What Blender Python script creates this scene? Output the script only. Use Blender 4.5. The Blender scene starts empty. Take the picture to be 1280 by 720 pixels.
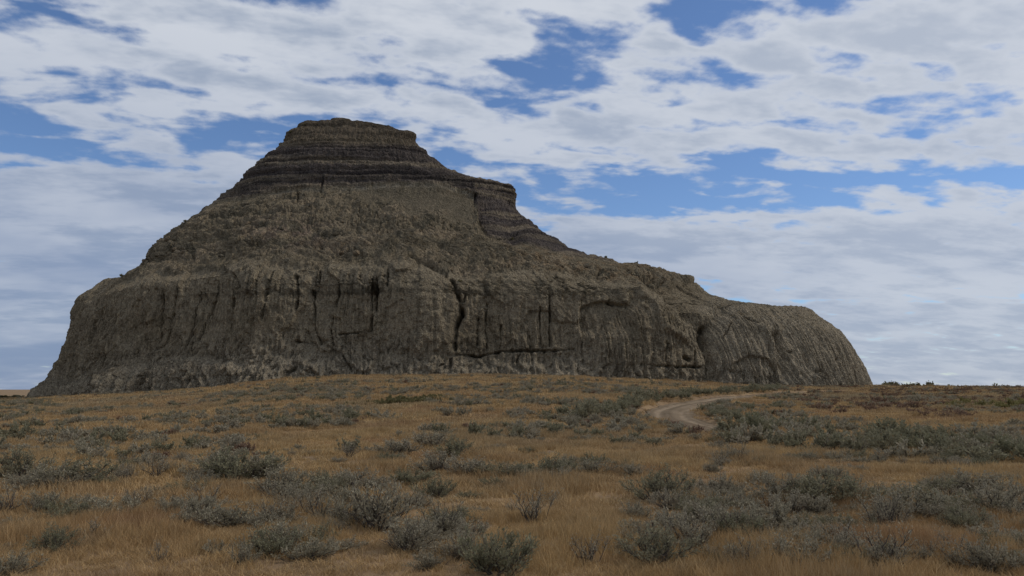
import bpy, math, random
import numpy as np
from mathutils import Vector

# ------------------------------------------------------------------ camera
F = 1005.0            # focal length in photograph pixels (1280 wide)
HC = 2.4              # eye height
PITCH = math.atan(126.0 / F)
sc = bpy.context.scene
COL = sc.collection
cam_d = bpy.data.cameras.new('camera')
cam_d.sensor_width = 36.0
cam_d.lens = 36.0 * F / 1280.0
cam_d.clip_start = 0.1
cam_d.clip_end = 20000
cam = bpy.data.objects.new('camera', cam_d)
COL.objects.link(cam)
cam.location = (0, 0, HC)
cam.rotation_euler = (math.pi / 2 + PITCH, 0, 0)
sc.camera = cam

# ------------------------------------------------------------------ light
SUN_EL, SUN_AZ = math.radians(46), math.radians(82)     # azimuth clockwise from +Y (view direction)
sd = bpy.data.lights.new('sun', 'SUN')
sd.energy = 1.4
sd.angle = math.radians(10)
sd.color = (1.0, 0.94, 0.85)
sun = bpy.data.objects.new('sun', sd)
COL.objects.link(sun)
sdir = Vector((math.cos(SUN_EL) * math.sin(SUN_AZ), math.cos(SUN_EL) * math.cos(SUN_AZ), math.sin(SUN_EL)))
sun.rotation_euler = sdir.to_track_quat('Z', 'Y').to_euler()
sun.location = (60, 60, 120)
sc.view_settings.view_transform = 'Standard'
sc.view_settings.look = 'None'
sc.view_settings.gamma = 1.0
sc.view_settings.exposure = 0.0
sc.view_settings.use_curve_mapping = False
sc.cycles.use_denoising = True
sc.cycles.denoiser = 'OPENIMAGEDENOISE'
sc.cycles.denoising_input_passes = 'RGB_ALBEDO_NORMAL'
sc.cycles.denoising_prefilter = 'ACCURATE'
sc.cycles.max_bounces = 5
sc.cycles.diffuse_bounces = 2
sc.cycles.transparent_max_bounces = 4


def pix_dir(px, py):
    """Direction of a photograph pixel in the world."""
    cx, cy = (px - 640.0) / F, (360.0 - py) / F
    d = Vector((cx, math.cos(PITCH) - cy * math.sin(PITCH), math.sin(PITCH) + cy * math.cos(PITCH)))
    return d.normalized()


class NT:
    """Small helper to write node trees."""
    def __init__(s, tree):
        s.t = tree
        s.n = tree.nodes
        s.n.clear()

    def node(s, typ, **kw):
        nd = s.n.new(typ)
        for k, v in kw.items():
            setattr(nd, k, v)
        return nd

    def put(s, sock, v):
        if v is None:
            return
        if hasattr(v, 'default_value') or isinstance(v, bpy.types.NodeSocket):
            s.t.links.new(v, sock)
        else:
            sock.default_value = v

    def math(s, op, a, b=None, c=None, clamp=False):
        nd = s.node('ShaderNodeMath', operation=op, use_clamp=clamp)
        s.put(nd.inputs[0], a); s.put(nd.inputs[1], b); s.put(nd.inputs[2], c)
        return nd.outputs[0]

    def vmath(s, op, a, b=None):
        nd = s.node('ShaderNodeVectorMath', operation=op)
        s.put(nd.inputs[0], a); s.put(nd.inputs[1], b)
        return nd.outputs[1] if op in ('LENGTH', 'DOT_PRODUCT', 'DISTANCE') else nd.outputs[0]

    def noise(s, vec, scale, detail=3.0, rough=0.5, dist=0.0):
        nd = s.node('ShaderNodeTexNoise')
        s.put(nd.inputs['Vector'], vec)
        nd.inputs['Scale'].default_value = scale
        nd.inputs['Detail'].default_value = detail
        nd.inputs['Roughness'].default_value = rough
        nd.inputs['Distortion'].default_value = dist
        return nd.outputs[0]

    def sstep(s, v, a, b, lo=0.0, hi=1.0):
        nd = s.node('ShaderNodeMapRange', interpolation_type='SMOOTHSTEP')
        s.put(nd.inputs[0], v)
        for i, q in zip((1, 2, 3, 4), (a, b, lo, hi)):
            nd.inputs[i].default_value = q
        return nd.outputs[0]

    def mix(s, fac, a, b, blend='MIX'):
        nd = s.node('ShaderNodeMix', data_type='RGBA', blend_type=blend)
        s.put(nd.inputs[0], fac)
        for sock, v in ((nd.inputs[6], a), (nd.inputs[7], b)):
            if isinstance(v, tuple) and len(v) == 3:
                v = (*v, 1.0)
            s.put(sock, v)
        return nd.outputs[2]


# ------------------------------------------------------------------ sky: Nishita with a broken cloud deck
world = bpy.data.worlds.new('World')
sc.world = world
world.use_nodes = True
w = NT(world.node_tree)
out = w.node('ShaderNodeOutputWorld')
bg = w.node('ShaderNodeBackground')
sky = w.node('ShaderNodeTexSky', sky_type='NISHITA')
sky.sun_disc = False
sky.sun_elevation = SUN_EL
sky.sun_rotation = SUN_AZ
sky.altitude = 700
sky.air_density = 1.0
sky.dust_density = 0.3
sky.ozone_density = 2.0
tc = w.node('ShaderNodeTexCoord')
dirv = tc.outputs['Generated']
sep = w.node('ShaderNodeSeparateXYZ'); w.put(sep.inputs[0], dirv)
zz = w.math('ADD', w.math('MAXIMUM', sep.outputs[2], 0.0), 0.17)
comb = w.node('ShaderNodeCombineXYZ')
w.put(comb.inputs[0], w.math('DIVIDE', sep.outputs[0], zz))
w.put(comb.inputs[1], w.math('DIVIDE', sep.outputs[1], zz))
# slight shear so that the rows of cloud run at a slant over the deck
mp = w.node('ShaderNodeMapping')
mp.inputs['Rotation'].default_value = (0, 0, math.radians(-14))
mp.inputs['Scale'].default_value = (1.0, 1.0, 1.0)
mp.inputs['Location'].default_value = (3.1, 7.7, 0.4)
w.put(mp.inputs[0], comb.outputs[0])
p = mp.outputs[0]
big = w.noise(p, 0.5, 2, 0.5)
mid = w.noise(p, 1.9, 3, 0.5, 0.1)
mr = w.node('ShaderNodeMapping')
mr.inputs['Rotation'].default_value = (0, 0, math.radians(9))
mr.inputs['Scale'].default_value = (0.80, 1.35, 1.0)
w.put(mr.inputs[0], p)
rip = w.noise(mr.outputs[0], 6.4, 3.0, 0.5, 0.25)          # rows of small rolls
fin = w.noise(p, 17.0, 5, 0.6, 0.1)
cov = w.math('ADD', w.math('ADD', w.math('MULTIPLY', big, 0.25), w.math('MULTIPLY', mid, 0.38)),
             w.math('ADD', w.math('MULTIPLY', rip, 0.80), w.math('MULTIPLY', fin, 0.24)))
# thinner and thicker stretches of the deck: (px, py, half width, half height, amount)
for bx_, by_, rx_, ry_, am in (
        (715, 95, 90, 28, -0.12), (620, 125, 70, 14, -0.07), (310, 165, 150, 24, -0.17), (60, 178, 80, 20, -0.14), (965, 12, 110, 18, -0.12), (1180, 10, 60, 10, -0.05),
        (850, 226, 190, 24, -0.21), (1160, 228, 170, 18, -0.17), (90, 20, 50, 14, -0.04), (345, 2, 40, 10, -0.06), (930, 190, 40, 14, -0.10),
        (1090, 128, 160, 9, -0.08), (720, 262, 110, 22, -0.12), (1150, 160, 60, 8, -0.06),
        (400, 75, 260, 60, 0.11), (110, 95, 170, 40, 0.05), (90, 30, 60, 14, -0.05), (850, 120, 110, 45, 0.08), (1120, 70, 150, 40, 0.06), (1190, 185, 90, 18, 0.10), (1020, 180, 50, 12, 0.10),
        (120, 290, 200, 80, 0.20), (790, 195, 80, 16, 0.10), (860, 310, 180, 35, 0.12), (1150, 330, 200, 50, 0.14),
        (60, 420, 120, 70, 0.16), (1160, 430, 180, 60, 0.14)):
    c = pix_dir(bx_, by_)
    d = w.vmath('MULTIPLY', w.vmath('SUBTRACT', dirv, tuple(c)), (F / rx_, 2.0, F / ry_))
    g = w.math('POWER', 2.718, w.math('MULTIPLY', w.vmath('DOT_PRODUCT', d, d), -0.8))
    cov = w.math('ADD', cov, w.math('MULTIPLY', g, am))
dens = w.sstep(cov, 0.71, 0.88)
thick = w.sstep(cov, 0.78, 1.02)
lump = w.noise(mr.outputs[0], 3.4, 5, 0.6)
shade = w.math('MULTIPLY', thick, w.sstep(lump, 0.38, 0.62))
tosun = w.sstep(w.vmath('DOT_PRODUCT', dirv, (math.sin(SUN_AZ), math.cos(SUN_AZ), 0.0)), -0.15, 0.70, 1.0, 0.40)
cloud = w.mix(w.math('MULTIPLY', shade, w.math('ADD', w.math('MULTIPLY', tosun, 0.7), 0.3)), (0.64, 0.675, 0.735), (0.36, 0.42, 0.525))
# low clouds seen edge-on show their shaded undersides, less so towards the sun
low = w.math('MULTIPLY', w.sstep(sep.outputs[2], 0.05, 0.46, 1.0, 0.0), w.sstep(w.noise(p, 0.9, 4, 0.6), 0.34, 0.60, 0.55, 1.0))
low = w.math('MULTIPLY', low, tosun)
cloud = w.mix(low, cloud, (0.215, 0.285, 0.435))
clear = w.mix(1.0, sky.outputs[0], (0.080, 0.092, 0.110), 'MULTIPLY')
veil = w.mix(w.math('MULTIPLY', dens, 0.94), clear, cloud)
w.put(bg.inputs[0], veil)
bg.inputs[1].default_value = 1.0
w.put(out.inputs[0], bg.outputs[0])
world.cycles.sampling_method = 'MANUAL'
world.cycles.sample_map_resolution = 512

# ------------------------------------------------------------------ numpy noise
_rs = np.random.RandomState(7)
_perm = _rs.permutation(256).astype(np.int32)
_perm = np.concatenate([_perm, _perm, _perm])
_grad = _rs.normal(size=(256, 3)).astype(np.float32)
_grad /= np.linalg.norm(_grad, axis=1, keepdims=True)


def perlin(x, y, z=0.0):
    x, y, z = np.broadcast_arrays(np.float32(x), np.float32(y), np.float32(z))
    shp = x.shape
    x, y, z = x.ravel(), y.ravel(), z.ravel()
    xi, yi, zi = np.floor(x).astype(np.int32), np.floor(y).astype(np.int32), np.floor(z).astype(np.int32)
    fx, fy, fz = x - xi, y - yi, z - zi
    u, v, t = (q * q * q * (q * (q * 6 - 15) + 10) for q in (fx, fy, fz))
    r = 0
    for dx in (0, 1):
        wx = u if dx else 1 - u
        hx = _perm[(xi + dx) & 255]
        for dy in (0, 1):
            wy = v if dy else 1 - v
            hy = _perm[hx + ((yi + dy) & 255)]
            for dz in (0, 1):
                wz = t if dz else 1 - t
                g = _grad[_perm[hy + ((zi + dz) & 255)]]
                r = r + wx * wy * wz * (g[:, 0] * (fx - dx) + g[:, 1] * (fy - dy) + g[:, 2] * (fz - dz))
    return (r * 1.6).reshape(shp)


def fbm(x, y, z=0.0, o=4, gain=0.5):
    r, a = 0, 1.0
    for i in range(o):
        r = r + a * perlin(x * 2 ** i + 17.3 * i, y * 2 ** i + 5.1 * i, z * 2 ** i + 9.7 * i)
        a *= gain
    return r


def ridged(x, y, z=0.0, o=3, gain=0.5):
    r, a = 0, 1.0
    for i in range(o):
        r = r + a * (1 - 2 * np.abs(perlin(x * 2 ** i + 3.3 * i, y * 2 ** i + 7.9 * i, z * 2 ** i + 1.7 * i)))
        a *= gain
    return r


def sm(a, b, x):
    t = np.clip((x - a) / (b - a), 0, 1)
    return t * t * (3 - 2 * t)


SP, CP = math.sin(PITCH), math.cos(PITCH)


def project(x, y, z):
    zz = z - HC
    dep = y * CP + zz * SP
    up = -y * SP + zz * CP
    return 640 + F * x / dep, 360 - F * up / dep


def on_plane(px, py, Y):
    """World x, z of a photograph pixel on the plane y = Y."""
    cx, cy = (np.asarray(px, float) - 640) / F, (360 - np.asarray(py, float)) / F
    k = Y / (CP - cy * SP)
    return cx * k, HC + k * (SP + cy * CP)


# ------------------------------------------------------------------ the lie of the land
FOOT = np.array([(-600, 500, 190), (-100, 499, 182), (0, 498, 176), (40, 496, 175), (100, 492, 165), (200, 488, 150), (300, 479, 140),
                 (360, 473, 136), (450, 470, 133), (600, 469, 132), (700, 470, 133), (800, 474, 137), (880, 478, 142),
                 (960, 482, 148), (1040, 483, 150), (1090, 483, 146), (1200, 484, 130), (1280, 485, 122), (1500, 487, 118), (2000, 489, 115)], float)
_t = (FOOT[:, 0] - 640) / F
_zb = HC + FOOT[:, 2] * (486 - FOOT[:, 1]) / F
ROAD = []        # filled below: plan points of the track centre


def ground0(x, y):
    yy = np.maximum(y, 1.0)
    t = np.clip(x / yy, -1.3, 1.3)
    R = np.interp(t, _t, FOOT[:, 2])
    zb = np.interp(t, _t, _zb)
    q = y / R
    qq = np.clip((q - 0.12) / 0.88, 0, None)
    z = zb * np.minimum(qq, 1) ** 1.35
    over = np.maximum(y - R, 0)
    z = z - np.where(over > 0, 0.035 * over / (1 + over / 300), 0)
    z = z + 0.10 * fbm(x * 0.07, y * 0.07, 0, 2) * sm(4, 25, y) * (1 - sm(100, 140, y) * 0.6) + 0.035 * fbm(x * 0.5 + 30, y * 0.5, 0, 2)
    return z


def hit0(px, py, fn=None):
    """Walk a pixel's ray to the ground."""
    fn = fn or ground0
    d = pix_dir(px, py)
    k = np.linspace(3, 260, 5200)
    x, y, z = d.x * k, d.y * k, HC + d.z * k
    below = z < fn(x, y)
    i = int(np.argmax(below)) if below.any() else len(k) - 1
    return float(x[i]), float(y[i])


def chaikin(P, n=3):
    P = np.array(P, float)
    for _ in range(n):
        Q = np.empty((2 * len(P) - 2, P.shape[1]))
        Q[0::2] = 0.75 * P[:-1] + 0.25 * P[1:]
        Q[1::2] = 0.25 * P[:-1] + 0.75 * P[1:]
        P = np.vstack([P[:1], Q, P[-1:]])
    return P


_rp = [hit0(*q) for q in ((905, 541), (880, 533), (850, 525), (834, 517), (842, 509), (872, 503), (915, 497), (962, 492.5))]
_e = np.array(_rp[-1]) - np.array(_rp[-2])
_rp.append(tuple(np.array(_rp[-1]) + _e * 0.7 + np.array((6, 0))))
_rp.append(tuple(np.array(_rp[-1]) + np.array((22, 14))))
_s = np.array(_rp[0]) - np.array(_rp[1])
_rp.insert(0, (_rp[0][0] + 4.0, _rp[0][1] - 3.0))
ROAD = chaikin(_rp, 3)


def road_dist(x, y):
    x, y = np.asarray(x, float), np.asarray(y, float)
    best = np.full(np.broadcast(x, y).shape, 1e9)
    for a, b in zip(ROAD[:-1], ROAD[1:]):
        dx, dy = b - a
        L = dx * dx + dy * dy
        if L < 1e-9:
            continue
        t = np.clip(((x - a[0]) * dx + (y - a[1]) * dy) / L, 0, 1)
        best = np.minimum(best, (x - a[0] - t * dx) ** 2 + (y - a[1] - t * dy) ** 2)
    return np.sqrt(best)


RW = 1.75            # half width of the track


def ground(x, y):
    rd = road_dist(x, y)
    z = ground0(x, y)
    # the track is graded a little into the slope, with a low spoil bank along it
    return z - 0.22 * (1 - sm(RW - 0.3, RW + 0.5, rd)) + 0.14 * np.exp(-((rd - RW - 1.1) / 0.7) ** 2)


def gz(x, y):
    return float(ground(np.array([x]), np.array([y]))[0])


def hit(px, py):
    return hit0(px, py, ground0)


# ------------------------------------------------------------------ materials
def new_mat(name):
    m = bpy.data.materials.new(name)
    m.use_nodes = True
    return m, NT(m.node_tree)


def finish(t, color, rough=0.95, bump=None, bump_d=0.05, strength=0.6, trans=None):
    o = t.node('ShaderNodeOutputMaterial')
    b = t.node('ShaderNodeBsdfPrincipled')
    if isinstance(color, tuple):
        color = (*color, 1.0)
    t.put(b.inputs['Base Color'], color)
    b.inputs['Roughness'].default_value = rough
    b.inputs['Specular IOR Level'].default_value = 0.12
    if bump is not None:
        bn = t.node('ShaderNodeBump')
        bn.inputs['Strength'].default_value = strength
        bn.inputs['Distance'].default_value = bump_d
        t.put(bn.inputs['Height'], bump)
        t.put(b.inputs['Normal'], bn.outputs[0])
    sh = b.outputs[0]
    if trans:
        tr = t.node('ShaderNodeBsdfTranslucent')
        t.put(tr.inputs[0], color)
        mx = t.node('ShaderNodeMixShader')
        mx.inputs[0].default_value = trans
        t.put(mx.inputs[1], sh); t.put(mx.inputs[2], tr.outputs[0])
        sh = mx.outputs[0]
    t.put(o.inputs[0], sh)


def world_pos(t):
    return t.node('ShaderNodeNewGeometry').outputs['Position']


def rand_of(t):
    return t.node('ShaderNodeObjectInfo').outputs['Random']


M = {}


def rock_material():
    m, t = new_mat('badland_rock')
    at = t.node('ShaderNodeAttribute', attribute_name='rock')
    P = world_pos(t)
    n1 = t.noise(P, 0.35, 5, 0.6)
    n2 = t.noise(P, 2.2, 6, 0.65)
    mp = t.node('ShaderNodeMapping'); mp.inputs['Scale'].default_value = (1.6, 1.6, 0.22)
    t.put(mp.inputs[0], P)
    streak = t.noise(mp.outputs[0], 1.0, 5, 0.6)  # upright mineral streaks, also putting rill light and shade into the colour
    v = t.math('ADD', t.math('MULTIPLY', n1, 0.55), t.math('ADD', t.math('MULTIPLY', n2, 0.6), t.math('MULTIPLY', streak, 0.45)))
    k = t.sstep(v, 0.50, 1.10, 0.55, 1.50)
    kc = t.node('ShaderNodeCombineXYZ')
    for i in range(3):
        t.put(kc.inputs[i], k)
    c = t.mix(1.0, at.outputs['Color'], kc.outputs[0], 'MULTIPLY')
    mp2 = t.node('ShaderNodeMapping'); mp2.inputs['Scale'].default_value = (2.6, 2.6, 0.30)
    t.put(mp2.inputs[0], P)
    st2 = t.noise(mp2.outputs[0], 1.0, 4, 0.6)  # finer streaks: stain tone plus painted light and dark of the rills
    c = t.mix(t.sstep(st2, 0.54, 0.68, 0.0, 0.55), c, t.mix(1.0, c, (1.75, 1.72, 1.66), 'MULTIPLY'))
    c = t.mix(t.sstep(st2, 0.46, 0.34, 0.0, 0.55), c, t.mix(1.0, c, (0.45, 0.43, 0.41), 'MULTIPLY'))
    c = t.mix(t.sstep(n1, 0.5, 0.72, 0.0, 0.30), c, (0.165, 0.118, 0.072))
    crease = t.math('MINIMUM', t.math('MULTIPLY', t.math('ABSOLUTE', t.math('SUBTRACT', t.noise(P, 1.5, 3, 0.6), 0.5)), 7.0), 1.0)
    crease2 = t.math('MINIMUM', t.math('MULTIPLY', t.math('ABSOLUTE', t.math('SUBTRACT', t.noise(mp.outputs[0], 1.3, 3, 0.6), 0.5)), 7.0), 1.0)
    b = t.math('ADD', t.math('MULTIPLY', t.noise(P, 3.5, 7, 0.65), 0.7), t.math('ADD', t.math('MULTIPLY', crease, 0.5), t.math('MULTIPLY', crease2, 0.5)))
    finish(t, c, 0.97, b, 0.5, 1.0)
    return m


M['rock'] = rock_material()


def soil_material():
    m, t = new_mat('dry_prairie_soil')
    P = world_pos(t)
    a = t.noise(P, 0.09, 4, 0.55, 0.4)
    b = t.noise(P, 0.5, 5, 0.6)
    c = t.noise(P, 4.0, 5, 0.6)
    col = t.mix(t.sstep(a, 0.38, 0.62), (0.225, 0.145, 0.080), (0.300, 0.200, 0.105))
    col = t.mix(t.sstep(b, 0.46, 0.66, 0, 0.75), col, (0.165, 0.120, 0.078))
    col = t.mix(t.sstep(c, 0.5, 0.72, 0, 0.55), col, (0.30, 0.20, 0.10))
    finish(t, col, 1.0, t.noise(P, 9, 5, 0.65), 0.06, 0.8)
    return m


M['soil'] = soil_material()


def track_material():
    m, t = new_mat('dusty_track_earth')
    P = world_pos(t)
    at = t.node('ShaderNodeAttribute', attribute_name='wear')
    a = t.noise(P, 0.7, 5, 0.6)
    b = t.noise(P, 6.0, 5, 0.6)
    col = t.mix(at.outputs['Fac'], (0.120, 0.084, 0.048), (0.270, 0.200, 0.128))
    col = t.mix(t.sstep(a, 0.42, 0.7, 0, 0.6), col, (0.16, 0.108, 0.064))
    col = t.mix(t.sstep(b, 0.5, 0.75, 0, 0.4), col, (0.25, 0.20, 0.145))
    finish(t, col, 1.0, b, 0.05, 0.7)
    return m


M['track'] = track_material()


def grass_material(name, A, B, C):
    m, t = new_mat(name)
    P = world_pos(t)
    a = t.noise(P, 0.11, 4, 0.55, 0.5)
    b = t.noise(P, 0.8, 3, 0.55)
    col = t.mix(t.sstep(a, 0.36, 0.62), A, B)
    col = t.mix(t.sstep(b, 0.48, 0.70, 0, 0.8), col, C)
    e_ = t.noise(P, 0.035, 3, 0.5, 0.6)
    col = t.mix(t.sstep(e_, 0.48, 0.66, 0, 0.7), col, (0.29, 0.225, 0.135))
    col = t.mix(t.sstep(t.noise(P, 0.25, 3, 0.5), 0.56, 0.70, 0, 0.6), col, (0.36, 0.20, 0.10))
    at = t.node('ShaderNodeAttribute', attribute_name='tint')
    col = t.mix(t.math('MULTIPLY', at.outputs['Fac'], 0.42), col, (0.58, 0.46, 0.28))
    r = rand_of(t)
    k = t.math('ADD', t.math('MULTIPLY', r, 0.5), 0.72)
    kc = t.node('ShaderNodeCombineXYZ')
    for i in range(3):
        t.put(kc.inputs[i], k)
    col = t.mix(1.0, col, kc.outputs[0], 'MULTIPLY')
    finish(t, col, 0.9, trans=0.25)
    return m


M['grass'] = grass_material('straw_grass', (0.395, 0.245, 0.110), (0.465, 0.305, 0.135), (0.32, 0.220, 0.118))


def leaf_material(name, A, B, tip):
    m, t = new_mat(name)
    r = rand_of(t)
    at = t.node('ShaderNodeAttribute', attribute_name='tint')
    col = t.mix(r, A, B)
    col = t.mix(t.math('MULTIPLY', at.outputs['Fac'], 0.7), col, tip)
    finish(t, col, 0.85, trans=0.3)
    return m


M['sage'] = leaf_material('sage_leaf', (0.255, 0.222, 0.142), (0.305, 0.258, 0.178), (0.41, 0.352, 0.250))
M['sage_dark'] = leaf_material('dark_sage_leaf', (0.185, 0.172, 0.098), (0.230, 0.203, 0.124), (0.30, 0.268, 0.170))
M['russet'] = leaf_material('russet_leaf', (0.185, 0.110, 0.072), (0.225, 0.140, 0.088), (0.30, 0.21, 0.14))
M['olive'] = leaf_material('yellow_green_leaf', (0.175, 0.155, 0.055), (0.21, 0.18, 0.07), (0.28, 0.24, 0.10))
M['juniper'] = leaf_material('juniper_leaf', (0.130, 0.115, 0.050), (0.160, 0.135, 0.060), (0.21, 0.175, 0.085))


def stem_material():
    m, t = new_mat('grey_bark')
    n = t.noise(world_pos(t), 30, 4, 0.6)
    finish(t, t.mix(n, (0.050, 0.040, 0.032), (0.135, 0.110, 0.090)), 0.95, n, 0.01, 0.5)
    return m


M['stem'] = stem_material()


# ------------------------------------------------------------------ mesh helpers
def mesh_from(name, V, Fa, mat, smooth=False, attrs=None):
    """Mesh from numpy vertices and an (n,3) or (n,4) face array."""
    me = bpy.data.meshes.new(name)
    V = np.asarray(V, np.float32); Fa = np.asarray(Fa, np.int32)
    k = Fa.shape[1]
    me.vertices.add(len(V)); me.vertices.foreach_set('co', V.ravel())
    me.loops.add(Fa.size); me.loops.foreach_set('vertex_index', Fa.ravel())
    me.polygons.add(len(Fa))
    me.polygons.foreach_set('loop_start', np.arange(0, Fa.size, k, dtype=np.int32))
    if smooth:
        me.polygons.foreach_set('use_smooth', np.ones(len(Fa), bool))
    for an, (typ, data) in (attrs or {}).items():
        at = me.attributes.new(an, typ, 'POINT')
        at.data.foreach_set('color' if typ == 'FLOAT_COLOR' else 'value', np.asarray(data, np.float32).ravel())
    me.update(calc_edges=True)
    me.validate()
    if mat:
        me.materials.append(mat)
    return me


def link(name, data, parent=None, **props):
    o = bpy.data.objects.new(name, data)
    COL.objects.link(o)
    if parent:
        o.parent = parent
    for k, v in props.items():
        o[k] = v
    return o


# ------------------------------------------------------------------ ground sheet
def build_ground():
    # rows spread so that each covers about the same angle; a fan of columns around the viewer
    ys = np.concatenate([np.linspace(-60, 4, 17), 4 + np.linspace(0, 1, 420)[1:] ** 1.7 * 216, 220 * np.geomspace(1.03, 60, 60)])
    us = np.concatenate([np.linspace(-1, -0.72, 25)[:-1], np.linspace(-0.72, 0.72, 420), np.linspace(0.72, 1, 25)[1:]])
    Y, U = np.meshgrid(ys, us, indexing='ij')
    X = U * (np.maximum(Y, 0) * 1.05 + 25) * np.where(np.abs(U) > 0.72, 1 + (np.abs(U) - 0.72) * 9, 1)
    Z = ground(X, Y)
    h, wd = X.shape
    idx = np.arange(h * wd).reshape(h, wd)
    Fa = np.stack([idx[:-1, :-1], idx[:-1, 1:], idx[1:, 1:], idx[1:, :-1]], -1).reshape(-1, 4)
    me = mesh_from('ground', np.stack([X, Y, Z], -1).reshape(-1, 3), Fa, M['soil'], True)
    link('ground', me, kind='structure', label='dry golden prairie ground rising gently to the foot of the butte')


build_ground()


def build_track():
    P = ROAD
    seg = np.linalg.norm(np.diff(P, axis=0), axis=1)
    s = np.concatenate([[0], np.cumsum(seg)])
    n = int(s[-1] / 0.25)
    q = np.linspace(0, s[-1], n)
    cx, cy = np.interp(q, s, P[:, 0]), np.interp(q, s, P[:, 1])
    for _ in range(6):
        cx[1:-1] = (cx[:-2] + 2 * cx[1:-1] + cx[2:]) / 4
        cy[1:-1] = (cy[:-2] + 2 * cy[1:-1] + cy[2:]) / 4
    tx, ty = np.gradient(cx), np.gradient(cy)
    L = np.hypot(tx, ty); tx /= L; ty /= L
    vs = np.linspace(-1, 1, 33)
    V = vs[None, :] * (RW + 0.35 * fbm(q[:, None] * 0.25, np.sign(vs)[None, :] * 3.0, 0, 3))
    X = cx[:, None] - ty[:, None] * V
    Y = cy[:, None] + tx[:, None] * V
    Z0 = ground0(X, Y)
    wob = 0.12 * fbm(q * 0.15, 4.0, 0, 2)[:, None]
    rut = np.exp(-((np.abs(V + wob) - 0.78) / 0.24) ** 2)
    Z = Z0 - 0.10 - 0.07 * rut + 0.05 * np.exp(-((V + wob) / 0.3) ** 2) + 0.03 * fbm(X * 1.3, Y * 1.3, 0, 3)
    Z += np.where(np.abs(vs)[None, :] > 0.97, -0.18, 0)
    wear = np.clip(rut * 0.8 + 0.55 * fbm(V * 2.2, q[:, None] * 0.06, 3, 3) + 0.25 * fbm(X * 0.6, Y * 0.6, 2, 3) + 0.25, 0, 1)
    h, wd = X.shape
    idx = np.arange(h * wd).reshape(h, wd)
    Fa = np.stack([idx[:-1, :-1], idx[:-1, 1:], idx[1:, 1:], idx[1:, :-1]], -1).reshape(-1, 4)
    me = mesh_from('dirt_track', np.stack([X, Y, Z], -1).reshape(-1, 3), Fa, M['track'], True, {'wear': ('FLOAT', wear)})
    link('dirt_track', me, kind='structure', label='rutted pale dirt track bending through the shrubs towards the butte')


build_track()

# ------------------------------------------------------------------ the butte
D = 180.0
SIL_L = np.array([(20, 506), (25, 499), (64, 476), (73, 450), (79, 430), (86, 411), (93, 390), (104, 372), (122, 357), (144, 344.5), (167, 340),
                  (181, 335), (186, 325), (202, 305), (226, 285), (231, 276), (252, 263), (272, 251), (291, 233), (319, 206), (347, 187), (356, 176),
                  (363, 165), (380, 156), (397, 152), (412, 149.2), (424, 148)], float)
SIL_R = np.array([(1094, 506), (1089, 481), (1078, 459), (1064, 439), (1050, 420), (1033, 406), (1022, 400), (1006, 385.5), (978, 382), (955, 380),
                  (919, 373), (889, 365), (880, 356), (867, 348), (859, 346), (818, 335), (796, 329), (779, 322), (757, 319), (732, 316.5), (719, 310.5),
                  (708, 308), (694, 299), (678, 291), (661, 274), (644, 259), (646.5, 244), (642, 233), (631, 226), (594, 222), (567, 215.5),
                  (550, 204), (536, 197), (533, 188), (521, 180), (518, 166), (492, 159), (450, 152), (424, 148)], float)
LIP = np.array([(60, 360), (130, 350), (190, 336), (260, 332), (340, 328), (480, 325), (530, 332), (560, 343), (640, 336), (730, 336), (765, 350), (800, 360),
                (835, 362), (860, 352), (880, 340), (910, 330), (1090, 330)], float)
BAND = np.array([(180, 300), (230, 274), (272, 252), (358, 234), (441, 229), (497, 226), (555, 229), (590, 239), (598, 262), (611, 286), (640, 297), (700, 312), (760, 322)], float)
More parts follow.
